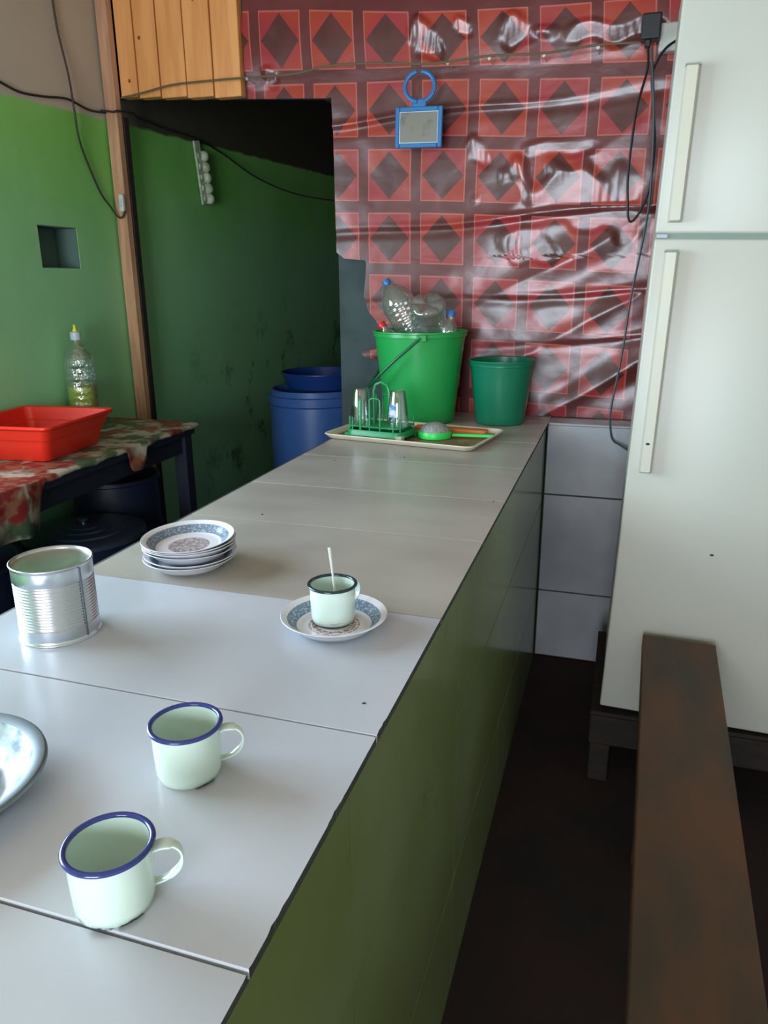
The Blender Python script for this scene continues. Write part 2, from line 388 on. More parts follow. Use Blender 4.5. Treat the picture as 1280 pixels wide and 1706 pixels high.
# tile joints seen at z .38, .97 below the camera
zs_t = [(.006, .297), (.303, .709), (.715, .990)]
for (z0, z1) in zs_t:
    for (x0, x1) in ((-.268, .168), (.174, .60), (.606, 1.04)):
        obj('tile', B(x0, x1, YT-.008, YT+.002, z0, z1, bev=.0015), M['tile_grey'], led)
obj('ledge_cap', B(-.268, 1.1, YT-.012, YB-.004, .990, 1.0, bev=.002), M['tile_grey'], led)

# ---------------- timber post and plank header
p = thing('timber_post', 'pale rough timber post standing against the green wall at the opening', 'post', (-2.15, 3.03, 0))
obj('post_timber', B(-.030, .024, -.035, .006, 0, 2.745, bev=.004), M['post'], p)
obj('rear_batten', B(-.030, .028, .008, .044, 0, 2.20, bev=.003), M['stand'], p)
sw = thing('wall_switch', 'small white switch fixed on the timber post at the wire end', 'switch', (-2.130, 2.985, 1.855))
obj('switch_body', B(-.012, .010, -.014, .004, -.035, .035, bev=.004, seg=2), M['white_plastic'], sw)
obj('rocker', B(-.005, .004, -.019, -.013, -.014, .014, bev=.002), M['capgrey'], sw)

hd = thing('plank_header', 'orange varnished plank boarding above the dark opening', 'boarding', (0, 3.02, 2.235))
xs_b = [-2.122, -2.035, -1.928, -1.805, -1.681, -1.556]
for i in range(5):
    x0, x1 = xs_b[i]+.003, xs_b[i+1]-.003
    jb = random.uniform(-.004, .006)
    pl = obj('plank', B(x0, x1, random.uniform(.012, .018), .058, zh((x0+x1)/2)-2.235-.004, .515, bev=.0025), M['plank'], hd)
    for k in range(i % 2+ (i == 0)):
        kx = random.uniform(x0+.02, x1-.02); kz = random.uniform(.07, .42)
        bmk = lathe([(0, 0), (.006, 0), (.005, -.0015), (0, -.002)], 12)
        xform(bmk, Matrix.Translation((kx, .0125, kz)) @ Matrix.Rotation(-PI/2, 4, 'X') @ Matrix.Scale(1.3, 4, (0, 1, 0)))
        obj('knot', bmk, M['knot'], hd)

# ---------------- vinyl sheet: wrinkled, torn at its lower left
def fold(px, pz):
    """displacement towards the room (metres)"""
    d = 0
    n1 = noise.noise(Vector((px*2.2, pz*2.2, 3.1))); n2 = noise.noise(Vector((px*6, pz*6, 9.7)))
    n3 = noise.noise(Vector((px*15, pz*15, 1.7)))
    d += .010*n1+.004*n2+.0012*n3
    # diagonal drag folds, stronger to the lower right
    a = math.radians(32); s = (px*math.sin(a)-pz*math.cos(a)); u = px*math.cos(a)+pz*math.sin(a)
    k = max(0, min(1, (px+.75)/.8))*max(0, min(1, (2.15-pz)/.5))
    s2 = s+.02*noise.noise(Vector((u*2.4, s*3, 5)))
    d += k*(.014*(1-abs(math.sin(s2*12.5+.8*n1)))**1.6*1.2+.0022*math.sin(s2*41+2*n2))
    # horizontal creases that sag between nails
    for zc, amp, wd, sl in ((2.155, .010, .010, .04), (1.765, .012, .012, .05), (1.48, .008, .01, .03), (1.30, .007, .01, .10)):
        q = pz-(zc+sl*(px+.3)+.008*math.sin(px*7+zc*9))
        d += amp*math.exp(-(q/wd)**2)*(.5+.5*math.sin(px*3+zc*5))
        d += -amp*.5*math.exp(-((q+.02)/.02)**2)
    # the loose top band bellies out over the wire
    q = pz-2.26
    if q > 0: d += .012*math.sin(min(q/.28, 1)*PI)*(.6+.6*noise.noise(Vector((px*2.6, .3, 2))))
    for xc, zc, wx, wz, tz, tx, ck in ((-.80, 2.375, .065, .095, .28, -.13, .0022), (-.47, 2.375, .07, .06, .28, -.10, .0016), (-.17, 2.352, .22, .045, .27, -.05, .0012), (-.66, 2.40, .035, .04, .28, -.13, .001),
                               (-1.44, 2.30, .03, .05, .28, -.3, .001), (-.18, 1.80, .30, .13, .10, -.03, .0010), (-.42, 1.66, .14, .07, .08, -.05, .0010), (-.60, 1.99, .04, .05, .12, -.08, .0010), (-.30, 1.99, .16, .03, .14, -.04, .0006)):
        ux = (px-xc)/wx+.55*noise.noise(Vector((px*14, pz*11, xc*9))); uz = (pz-zc)/wz+.6*noise.noise(Vector((px*12, pz*9, 7+xc*5)))+.35*ux
        e = max(0, 1-ux*ux-uz*uz)
        if e > 0: d += min(1, e*2)*(tz*(pz-zc)+tx*(px-xc)+ck*math.sin(px*260+9*n2))
    if px < -.52 and pz < 1.45: d = min(d, .012)
    return d+.008
def left_edge(z):
    pts = [(2.235, -1.186), (1.64, -1.178), (1.632, -1.165), (1.610, -1.135), (1.640, -1.115), (1.628, -1.075), (1.60, -1.050), (1.53, -1.055), (1.47, -1.062),
           (1.41, -1.045), (1.37, -1.01), (1.32, -.985), (1.27, -.99), (1.255, -1.00), (1.245, -1.06), (1.232, -1.08), (1.22, -1.06), (1.205, -1.0), (1.18, -.985), (1.0, -.97)]
    for (za, xa), (zb, xb) in zip(pts, pts[1:]):
        if zb <= z <= za or za <= z <= zb: 
            return xa+(xb-xa)*((z-za)/(zb-za) if zb != za else 0)
    return -1.186
bm = bmesh.new(); uvl = bm.loops.layers.uv.new('UVMap')
def uvof(px, pz):
    wx = .010*noise.noise(Vector((px*1.6, pz*1.6, 12))); wz = .012*noise.noise(Vector((px*1.5, pz*1.5, 33)))
    top = max(0, pz-2.27)
    return ((px+1.039+wx+top*.05)/.2167, (pz-1.8334+.05*(px+1.04)+wz-top*.10*math.sin(px*3))/.2340)
def sheet(z0, z1, nz, lf, xr, nx, up=False):
    rows = []
    for j in range(nz+1):
        z = z0+(z1-z0)*j/nz; xl = lf(z); row = []
        for i in range(nx+1):
            px = xl+(xr-xl)*i/nx
            zz_ = z
            if up and px < -1.19: zz_ = z1-(z1-z)*(z1-zh(px)+.004)/(z1-z0)
            v_ = bm.verts.new((px, 3.074-max(.002, fold(px, zz_)), zz_)); row.append(v_)
        rows.append(row)
    for j in range(nz):
        for i in range(nx):
            f_ = bm.faces.new((rows[j][i], rows[j][i+1], rows[j+1][i+1], rows[j+1][i]))
            for l in f_.loops: l[uvl].uv = uvof(l.vert.co.x, l.vert.co.z)
NX = 210
sheet(1.003, 2.2135, 150, left_edge, 1.0, NX)
sheet(2.2137, 2.74, 90, lambda z: -1.553+.004*math.sin(z*40), 1.0, 260, True)
vs_ = obj('vinyl_sheet', bm, M['vinyl'], smooth=True, ang=180)
tag(vs_, 'wrinkled glossy red vinyl sheet with diamond squares covering the back wall', 'wall covering')

# ---------------- wires
def wire(name, pts, r, m, label, cat, sub=5):
    o = obj(name, tube(pts, r, 6, sub=sub), M[m], smooth=True); tag(o, label, cat); return o
wl = []
for i in range(15):
    y = 1.2+i*.13
    wl.append((XL+.012, y, 2.115+.032*y+.006*math.sin(i*2.3)+(.01 if i % 3 == 0 else 0)))
wl += [(XL+.02, 2.955, 2.212), (XL+.06, 2.978, 2.208), (-2.112, 2.985, 2.212), (-2.108, 3.09, 2.222), (XL+.02, 3.22, 2.230), (XL+.012, 3.45, 2.222), (XL+.012, 3.70, 2.222), (XL+.02, 3.95, 2.19), (XL+.06, 4.3, 2.10), (-1.98, 4.6, 2.03), (-1.7, 4.9, 2.01), (-1.3, 5.1, 2.03), (-1.19, 5.15, 2.05)]
wire('clothes_line', wl, .0045, 'wire', 'dark twisted line strung along the paint edge and into the opening', 'wire')
cw = [(-1.985, 2.995, 2.273), (-1.86, 3.0, 2.292), (-1.72, 3.0, 2.295), (-1.50, 2.985, 2.290), (-1.3, 2.975, 2.285), (-1.15, 2.97, 2.300), (-.95, 2.97, 2.292), (-.76, 2.97, 2.275), (-.55, 2.97, 2.283), (-.36, 2.97, 2.275), (-.18, 2.97, 2.285), (-.05, 2.97, 2.280)]
cw = [(-2.09, 2.99, 2.26)]+cw
wire('nailed_string', cw, .004, 'wire_grey', 'thin string nailed across the boarding and the red vinyl', 'string')
for k, (x, z) in enumerate(((-1.50, 2.288), (-.70, 2.279), (-.55, 2.281), (-.36, 2.275), (-.18, 2.284))):
    nl = obj('nail', xform(lathe([(0, 0), (.006, 0), (.006, .003), (.0022, .004), (.0015, .08), (0, .08)], 10), Matrix.Translation((x, 2.972, z-.006)) @ Matrix.Rotation(-PI/2, 4, 'X')), M['metalclip'], smooth=True)
    tag(nl, ['nail on the string above the dark opening', 'nail on the string above the blue mirror', 'nail on the string just right of the blue mirror', 'nail on the string midway between mirror and refrigerator', 'nail on the string nearest the refrigerator'][k], 'nail', 'nails holding the string')
hc = [(XL+.012, 2.70, 2.74), (XL+.012, 2.735, 2.60), (XL+.012, 2.75, 2.45), (XL+.026, 2.765, 2.30), (XL+.034, 2.765, 2.18), (XL+.022, 2.79, 2.08), (XL+.014, 2.84, 1.99), (XL+.014, 2.90, 1.89), (XL+.02, 2.945, 1.842), (XL+.035, 2.972, 1.80), (XL+.055, 2.978, 1.80), (-2.118, 2.977, 1.825)]
wire('hanging_cable', hc, .004, 'wire', 'thin dark cable looping down the green wall to the post switch', 'cable')

# ---------------- hanging mirror
mi = thing('hanging_mirror', 'small square mirror in a blue plastic frame with hook, hung on the string', 'mirror', (-.806, 2.962, 2.0), (0, .025, 0))
mi.scale = (.955, .955, .955)
MW, MH = .094, .145
bm = bmesh.new()
for q in ((-MW, -MW+.018, -.002, .010, 0, MH), (MW-.018, MW, -.002, .010, 0, MH), (-MW+.018, MW-.018, -.002, .010, 0, .018), (-MW+.018, MW-.018, -.002, .010, MH-.018, MH)): box(bm, *q, bev=.003)
box(bm, -MW+.004, MW-.004, .003, .012, .004, MH-.004)
obj('frame', bm, M['mirrorframe'], mi)
obj('mirror_edge', B(-MW+.016, MW-.016, .000, .003, .016, MH-.016), M['mirroredge'], mi)
obj('mirror_plate', B(-MW+.020, MW-.020, -.0015, .0002, .020, MH-.020), M['mirror'], mi)
bm = B(-.028, .028, -.001, .009, MH-.003, MH+.026, bev=.003)
obj('neck', bm, M['mirrorframe'], mi)
hb_ = bmesh.new()
for a0, a1, yo in ((-75, 84, .004), (262, 102, .001)):
    tube([(.058*math.cos(math.radians(a0+(a1-a0)*i/14)), yo, MH+.068+.052*math.sin(math.radians(a0+(a1-a0)*i/14))) for i in range(15)], .0085, 8, bm=hb_)
obj('hook', hb_, M['mirrorframe'], mi, smooth=True)

# ================================================================== COUNTER
CT = 1.0027
ct = thing('tiled_counter', 'long tiled serving counter running back to the red vinyl wall', 'counter', (0, 0, 0))
XA, XB_ = -.949, -.256
def xr_(y): return -.2445-.0075*y
obj('core', prism(bmesh.new(), [(XA+.004, -.6), (xr_(-.6)-.014, -.6), (xr_(3.07)-.014, 3.07), (XA-.012, 3.07)], 0, CT-.011), M['mortar'], ct)
seams = [-.6, -.29, .053, .409, .747, 1.092, 1.483, 1.798, 2.15, 2.52, 2.935, 3.068]
for i in range(len(seams)-1):
    y0, y1 = seams[i]+.0016, seams[i+1]-.0016
    sl = -.018  # joints run very slightly askew
    def yy(y, x): return y+sl*(x+.25)*0
    right = []
    n = 60
    for k in range(n+1):
        y = y0+(y1-y0)*k/n
        ch = 0
        if y < .80 and 0 < k < n:
            ch = max(0, noise.noise(Vector((y*90, 1.3, 0)))-.2)*.0028+(.0020 if random.random() < .12 else 0)
        right.append((xr_(y)-ch, y))
    pts = [(XA-.0045*y0, y0)]+right+[(XA-.0045*y1, y1)]
    white = seams[i+1] <= 1.1
    zt = CT+(0.0 if white else -.0006)-(.002 if seams[i+1] < .42 else 0)
    if 1.05 < seams[i] < 1.5: zt -= 0
    to = obj('tile', prism(bmesh.new(), pts, CT-.010, zt, bev=.0006), [M['tile_white'] if white else M['tile_beige'], M['mortar']], ct)
    for pf in to.data.polygons:
        if pf.normal.x > .5: pf.material_index = 1
# left edge trim
obj('edge_trim', prism(bmesh.new(), [(XA-.006, -.6), (XA-.0005, -.6), (XA-.0145, 3.06), (XA-.021, 3.06)], CT-.030, CT-.002), M['steel'], ct)
# side facing tiles
ysd = [-.6, .045, .668, 1.29, 1.91, 2.53, 2.943]
for (z0, z1) in ((0.0, .298), (.302, .6865), (.6905, .9745)):
    for i in range(len(ysd)-1):
        y0, y1 = ysd[i]+.0008, ysd[i+1]-.0008
        off = 0
        p_ = [(xr_(y0)-.016, y0), (xr_(y0)-.008+off, y0), (xr_(y1)-.008+off, y1), (xr_(y1)-.016, y1)]
        obj('side_tile', prism(bmesh.new(), p_, z0, z1), M['tile_side'], ct)
# specks lying on the counter
for k, (x, y, lb) in enumerate(((-.791, 1.526, 'dark speck on the counter left, behind the plate stack'), (-.828, 2.095, 'dark speck on the counter in front of the tray, left one'),
                                (-.634, 2.194, 'dark speck on the counter in front of the tray, right one'), (-.286, 1.786, 'dark speck near the right edge of the counter'), (-.289, .812, 'thin dark speck near the edge beside the mugs'))):
    o = obj('crumb', xform(lathe([(0, 0), (.005, .0), (.004, .0025), (0, .0035)], 8), Matrix.Scale(.6, 4) @ Matrix.Scale(.5, 4, (math.cos(k*1.3), math.sin(k*1.3), 0))), M['speck'], loc=(x, y, CT-.0004), smooth=True)
    tag(o, lb, 'crumb', 'specks on the counter')

# ---------------- enamel mugs
def make_mug(name, label, loc, r, h, ang, rimmat='blue_rim', chips=0):
    t_ = thing(name, label, 'mug', loc)
    rb = r*.90
    out = [(0, .002), (rb*.80, .0015), (rb*.90, 0), (rb*.985, .003), (rb*1.01, .010), (rb*1.02, .02), (r*.935, h*.55), (r*.945, h-.004), (r*.955, h-.001)]
    inn = [(r*.93, h-.001), (r*.915, h*.55), (rb*.96, .014), (rb*.88, .006), (0, .0055)]
    b_ = obj('body', lathe(out, 64), M['enamel'], t_, smooth=True, ang=60)
    obj('inside', lathe([(r*.955, h-.001)]+inn, 64), M['enamel_in'], t_, smooth=True, ang=60)
    pr = [(r*.965+.0030*math.cos(a), h-.001+.0024*math.sin(a)) for a in [2*PI*k/10 for k in range(10)]]
    obj('rim', lathe(pr, 64, closed=True), M[rimmat], t_, smooth=True, ang=180)
    # strap handle
    w_ = .0050; th = .0009
    sec = [(-w_, -th), (-w_*.6, -th*1.6), (w_*.6, -th*1.6), (w_, -th), (w_, th), (w_*.6, th*.6), (-w_*.6, th*.6), (-w_, th)]
    R_ = r*.93
    path = [(R_-.002, 0, h*.80), (R_+.007, 0, h*.84), (R_+.017, 0, h*.825), (R_+.0235, 0, h*.72), (R_+.0245, 0, h*.56), (R_+.021, 0, h*.41), (R_+.012, 0, h*.29), (R_+.003, 0, h*.235), (R_-.002, 0, h*.225)]
    P = cat_rom(path, 5)
    bm = bmesh.new(); rings = []
    for i, p_ in enumerate(P):
        d_ = (P[min(i+1, len(P)-1)]-P[max(i-1, 0)]).normalized(); v_ = Vector((0, 1, 0)); s_ = v_.cross(d_).normalized()
        k_ = 1.35 if i < 10 else (1.0 if i < 30 else .8)
        rings.append([bm.verts.new(p_+v_*x*k_+s_*y) for x, y in sec])
    for a, c_ in zip(rings, rings[1:]):
        for k in range(8): bm.faces.new((a[k], a[(k+1) % 8], c_[(k+1) % 8], c_[k]))
    bm.faces.new(rings[0][::-1]); bm.faces.new(rings[-1])
    obj('handle', bm, M['enamel'], t_, rot=(0, 0, ang), smooth=True, ang=50)
    # chips of bare iron at the foot
    for a0, ln, hh in chips or ():
        bm = bmesh.new(); lo = []; hi = []; mid = []
        for k in range(9):
            a = a0+ln*(k/8-.5); e = math.sin(PI*k/8)
            lo.append(bm.verts.new(((rb*.93)*math.cos(a), (rb*.93)*math.sin(a), -.0002)))
            mid.append(bm.verts.new(((rb*.99+.0006)*math.cos(a), (rb*.99+.0006)*math.sin(a), .0022)))
            q = .0024+hh*e*(.6+.4*math.sin(k*2.2))
            hi.append(bm.verts.new(((rb*1.012+.0004)*math.cos(a), (rb*1.012+.0004)*math.sin(a), q)))
        for k in range(8): bm.faces.new((lo[k], lo[k+1], mid[k+1], mid[k])); bm.faces.new((mid[k], mid[k+1], hi[k+1], hi[k]))
        obj('enamel_chip', bm, M['chip'], t_)
    return t_
make_mug('enamel_mug', 'blue-rimmed enamel mug nearest the camera, chipped along its base', (-.394, .439, CT), .0385, .0625, math.radians(30),
         chips=[(math.radians(-30), .7, .003), (math.radians(-75), .55, .0022)])
make_mug('enamel_mug', 'blue-rimmed enamel mug second from the camera, beside the tile joint', (-.430, .620, CT), .0395, .0640, math.radians(26), chips=[(math.radians(-28), .7, .002)])

# ---------------- plates
RP = .0845
def plate_prof():
    up = [(0, .0050), (.052, .0052), (.058, .0062), (.066, .0125), (.0745, .0205), (.0800, .0235), (RP-.0006, .0250)]
    dn = [(RP, .0243), (RP-.002, .0225), (.0760, .0188), (.066, .0095), (.058, .0032), (.050, .0024), (.049, 0), (.046, 0), (.045, .0022), (0, .0024)]
    return up+dn
def make_plate(name, label, loc, m, rot=(0, 0, 0), group=None):
    o = obj(name, lathe(plate_prof(), 72), [M[m], M['plate_white']], loc=loc, rot=rot, smooth=True, ang=60)
    for pf in o.data.polygons:
        if pf.normal.z < .02: pf.material_index = 1
    return tag(o, label, 'plate', group)
make_plate('plate', 'patterned white plate alone under the enamel cup with spoon', (-.408, 1.012, CT), 'plate_rings')
base = None
offs = [(0, 0, 0, 0), (.002, .001, .0060, .004), (-.003, .004, .0155, .030), (-.001, .003, .0215, .034), (.001, .004, .0275, .033), (-.002, .003, .0340, .045)]
lbs = ['bottom plate of the stack on the counter', 'second plate from the bottom of the stack', 'third plate from the bottom, just above the dark gap in the stack',
       'fourth plate from the bottom of the stack', 'fifth plate from the bottom, directly under the top plate', 'top plate of the stack, its blue band and brown centre showing']
for k, (dx, dy, dz, tl) in enumerate(offs):
    loc = (-.773+dx, 1.183+dy, CT+dz+tl*.06); rot = (tl*.9, tl*.5, k*1.1)
    if base is None: base = make_plate('plate', lbs[k], loc, 'plate_disc', rot, 'stacked plates'); base.scale = (1.045, 1.045, 1.0)
    else:
        o = base.copy(); COL.objects.link(o); o.location = loc; o.rotation_euler = rot; o['label'] = lbs[k]
make_mug('enamel_cup', 'pale green enamel cup with dark rim standing on the single plate', (-.415, 1.026, CT+.0052), .0385, .0640, math.radians(68), 'dark_rim', chips=[(math.radians(-85), 2.4, .0008)])
# spoon leaning in the cup
sp = [(-.402, 1.012, CT+.013), (-.409, 1.022, CT+.045), (-.4185, 1.036, CT+.085), (-.4265, 1.046, CT+.121)]
sb = tube(sp, [.0016, .0017, .0019, .0030], 8)
so = obj('spoon_handle', sb, M['white_plastic'], smooth=True)
tsp = thing('teaspoon', 'pale teaspoon standing upright in the enamel cup on the plate', 'spoon', sp[0])
so.parent = tsp; so.location = (-sp[0][0], -sp[0][1], -sp[0][2])
obj('spoon_bowl', xform(lathe([(0, -.0022), (.006, -.0015), (.0092, .0008), (.0095, .0014), (.006, -.0004), (0, -.001)], 20), Matrix.Scale(1.45, 4, (0, 1, 0))), M['white_plastic'], tsp, loc=(0, -.010, .0005), smooth=True)

# ---------------- tin can (upside down, closed end up)
RT, HT = .0590, .123
cn = thing('tin_can', 'large bare ribbed tin can on the left edge of the counter', 'can', (-.8175, .8735, CT), (0, 0, .3))
prof = [(RT-.004, .003), (RT+.0012, .0), (RT+.0022, .0016), (RT+.0012, .0034), (RT-.0006, .0045), (RT, .008), (RT, .024)]
n = 15
for k in range(n*6+1):
    z = .024+k/(n*6)*(.096-.024); prof.append((RT-.0010+.0010*math.cos(k/6*2*PI), z))
prof += [(RT, .105), (RT, HT-.007), (RT-.0004, HT-.0045), (RT+.0016, HT-.003), (RT+.0020, HT-.001), (RT+.0008, HT), (RT-.0010, HT-.0008), (RT-.0022, HT-.005)]
obj('can_wall', lathe(prof, 96), M['tin'], cn, smooth=True, ang=70)
obj('can_end', lathe([(RT-.0020, HT-.0045), (RT-.004, HT-.0056), (RT-.010, HT-.0050), (RT-.013, HT-.0058), (RT-.022, HT-.0052), (RT-.025, HT-.0060), (0, HT-.0056)], 72), M['tin_top'], cn, smooth=True, ang=60)
obj('side_seam', B(-.0013, .0013, -RT-.0014, -RT+.0006, .006, HT-.006), M['steel'], cn, rot=(0, 0, 1.12))
# ---------------- steel bowl
bo = thing('steel_bowl', 'shallow steel bowl with wide rim at the left edge of the counter', 'bowl', (-.662, .485, CT))
obj('bowl_shell', lathe([(0, .001), (.078, 0), (.084, .002), (.100, .020), (.1075, .033), (.119, .0375), (.1215, .0365), (.1205, .0400), (.1185, .0410), (.1065, .0375)], 80), M['steel'], bo, smooth=True, ang=50)
obj('bowl_inside', lathe([(.1065, .0375), (.1040, .034), (.096, .022), (.082, .008), (.074, .006), (.070, .0075), (0, .0075)], 80), M['steel_in'], bo, smooth=True, ang=50)

# ================================================================== FAR END OF COUNTER
# tray
TA = math.radians(-9)
tr = thing('serving_tray', 'cream-rimmed rectangular tray with brown print under the glass rack', 'tray', (-.690, 2.516, CT), (0, 0, TA))
def rrect(hx, hy, r, n=6):
    o = []
    for cx_, cy_, a0 in ((hx-r, hy-r, 0), (-hx+r, hy-r, PI/2), (-hx+r, -hy+r, PI), (hx-r, -hy+r, 3*PI/2)):
        for k in range(n+1): o.append((cx_+r*math.cos(a0+PI/2*k/n), cy_+r*math.sin(a0+PI/2*k/n)))
    return o
def loft(loops, cap0=True, cap1=True, bm=None):
    bm = bm or bmesh.new(); R2 = [[bm.verts.new(p) for p in l] for l in loops]; n_ = len(R2[0])
    for a, c_ in zip(R2, R2[1:]):
        for k in range(n_): bm.faces.new((a[k], a[(k+1) % n_], c_[(k+1) % n_], c_[k]))
    if cap0: bm.faces.new(R2[0][::-1])
    if cap1: bm.faces.new(R2[-1])
    return bm
def L(hx, hy, r, z): return [(x, y, z) for x, y in rrect(hx, hy, r)]
HX, HY = .280, .170
obj('tray_rim', loft([L(HX-.022, HY-.022, .02, 0), L(HX-.012, HY-.012, .03, .003), L(HX, HY, .032, .017), L(HX-.002, HY-.002, .031, .0195), L(HX-.008, HY-.008, .03, .0190), L(HX-.020, HY-.020, .02, .0045)], True, False), M['cream'], tr, smooth=True)
obj('tray_bed', loft([L(HX-.020, HY-.020, .02, .0035), L(HX-.0205, HY-.0205, .02, .0048)]), M['traybrown'], tr)
TZ = CT+.0050

# bucket builder
def bucket(name, label, loc, rt, rb, h, m, handle=None):
    t_ = thing(name, label, 'bucket', loc)
    out = [(0, .004), (rb*.90, .004), (rb*.93, 0), (rb, .002), (rb*1.01, .006)]
    for k in range(1, 6): q = k/6; out.append((rb+(rt*.955-rb)*q, h*q*.97))
    out += [(rt*.955, h-.022), (rt*.985, h-.020), (rt*.985, h-.008), (rt, h-.006), (rt, h-.001), (rt*.985, h), (rt*.945, h-.002), (rt*.935, h-.03), (rb*.97, .010), (0, .008)]
    obj('bucket_body', lathe(out, 72), m, t_, smooth=True, ang=45)
    return t_
bk = bucket('bucket', 'big bright green bucket full of empty plastic bottles', (-.762, 2.850, CT), .181, .135, .345, M['green_bright'])
# bail handle hanging to the front left, fixed at its lug
lug = obj('handle_lug', B(-.018, .018, -.016, .004, -.012, .012, bev=.003), M['green_bright'], bk, loc=(.052, -.1745, .328), rot=(.1, 0, .29))
hp = [(-.020, -.195, .326), (-.06, -.196, .285), (-.10, -.185, .250), (-.138, -.150, .218), (-.162, -.10, .190), (-.172, -.03, .175), (-.172, .04, .178), (-.150, .115, .2)]
hp = [(.052, -.190, .328), (.0, -.200, .283), (-.055, -.202, .236), (-.110, -.190, .185), (-.150, -.155, .150), (-.185, -.08, .135), (-.195, -.0, .145), (-.19, .07, .18), (-.165, .12, .24), (-.14, .14, .30)]
obj('bail_handle', tube(hp, .0055, 8, sub=5), mat('deep_green_handle', srgb(14, 92, 50), .4), bk, smooth=True)
b2 = bucket('bucket', 'smaller dark green empty bucket standing right of the bright one', (-.449, 2.880, CT), .126, .092, .240, M['green_dark'])
# ---- bottles in the bucket
def bottle(name, label, loc, direction, r, body_l, neck, capm, m, ribs=6, taper=.05, group=None, capr=.016):
    """origin at the bottom, axis along direction"""
    q = Vector(direction).normalized().to_track_quat('Z', 'Y')
    t_ = thing(name, label, 'bottle', loc, q.to_euler(), group)
    pr = [(0, .010), (r*.35, .004), (r*.75, 0), (r*.95, .006), (r, .018)]
    for k in range(ribs*4+1):
        pr.append((r*(1-.035*(1-math.cos(k/4*2*PI))/2), .022+(body_l-.03)*k/(ribs*4)))
    pr += [(r, body_l), (r*.93, body_l+taper*.25), (r*.72, body_l+taper*.6), (r*.42, body_l+taper*.9), (capr*.85, body_l+taper), (capr*.8, body_l+taper+neck)]
    bm = lathe(pr, 40)
    for v_ in bm.verts:   # moulded star in the base
        if v_.co.z < .012:
            a = math.atan2(v_.co.y, v_.co.x); rr = math.hypot(v_.co.x, v_.co.y)
            v_.co.z += .016*max(0, math.cos(a*5))*math.sin(PI*min(1, rr/r))
    obj('bottle_shell', bm, m, t_, smooth=True, ang=180)
    if capm:
        zc = body_l+taper+neck
        obj('cap', lathe([(0, zc-.012), (capr, zc-.012), (capr*1.02, zc-.010), (capr, zc+.007), (capr*.9, zc+.009), (0, zc+.009)], 24), capm, t_, smooth=True)
    return t_
# big one leaning left with blue cap; the one showing its base; the small upright; the red capped one
top = Vector((-.928, 2.925, 1.536)); dr = Vector((-.30, -.01, .50)).normalized()
bottle('plastic_bottle', 'big ribbed clear bottle with blue cap leaning left out of the green bucket', tuple(top-dr*.325), dr, .066, .22, .015, M['capblue'], M['pet'], 9, .075, capr=.0165)
bottle('plastic_bottle', 'clear bottle upside down in the green bucket showing its round base', (-.716, 2.775, 1.455), (-.04, .34, -.52), .068, .19, .02, None, M['pet'], 5, .07)
dr = (Vector((-.632, 2.835, 1.432))-Vector((-.668, 2.790, 1.20))).normalized()
bottle('plastic_bottle', 'small clear bottle with blue cap at the right side of the green bucket', (-.668, 2.790, 1.20), dr, .032, .155, .018, M['capblue'], M['pet'], 3, .045, capr=.0150)
dr = Vector((-.20, .0, .30)).normalized(); top = Vector((-.905, 2.800, 1.376))
bottle('plastic_bottle', 'clear bottle with red cap poking over the left rim of the green bucket', tuple(top-dr*.22), dr, .030, .15, .015, M['capred'], M['pet'], 3, .045, capr=.0165)

# ---- glass rack on the tray
ra = thing('glass_rack', 'green wire glass rack with a top handle standing on the tray', 'rack', (-.797, 2.470, TZ), (0, 0, TA))
obj('rack_base', loft([L(.106, .068, .03, .006), L(.111, .072, .035, .010), L(.109, .070, .035, .028), L(.106, .068, .033, .030)], True, False), M['green_rack'], ra, smooth=True)
obj('rack_floor', loft([L(.105, .067, .03, .0065), L(.105, .067, .03, .0085)]), M['green_rack'], ra)
obj('rack_grid', loft([L(.104, .066, .03, .0400), L(.104, .066, .03, .0430)]), M['green_rack'], ra)
for sx_ in (-1, 1):
    for sy_ in (-1, 1):
        obj('foot', B(sx_*.098-.013, sx_*.098+.013, sy_*.058-.012, sy_*.058+.012, 0, .018, bev=.003), M['dirty_white'] if sx_ > 0 and sy_ < 0 else M['green_rack'], ra)
W_ = .0034
for y_ in (-.052, .052):
    obj('wire_loop', tube([(-.020, y_, .024), (-.020, y_, .11), (-.019, y_, .133), (-.010, y_, .138), (.010, y_, .138), (.019, y_, .133), (.020, y_, .11), (.020, y_, .024)], W_, 8), M['green_rack'], ra, smooth=True)
obj('wire_post', tube([(-.052, -.060, .024), (-.050, -.060, .136)], .0045, 8), M['green_rack'], ra, smooth=True)
obj('wire_post', tube([(-.052, .060, .024), (-.050, .060, .136)], .0045, 8), M['green_rack'], ra, smooth=True)
obj('wire_post', tube([(.046, .060, .024), (.046, .060, .136)], .0045, 8), M['green_rack'], ra, smooth=True)
for x_, y_ in ((-.098, -.050), (-.080, -.064), (.096, -.050), (.076, -.064), (-.10, .05), (.10, .05)):
    obj('wire_peg', tube([(x_, y_, .024), (x_, y_, .072)], .003, 8), M['green_rack'], ra, smooth=True)
obj('rack_handle', tube([(-.030, 0, .024), (-.030, 0, .13), (-.030, 0, .155), (-.022, 0, .178), (0, 0, .188), (.022, 0, .178), (.030, 0, .155), (.030, 0, .13), (.030, 0, .024)], .0048, 8), M['green_rack'], ra, smooth=True)
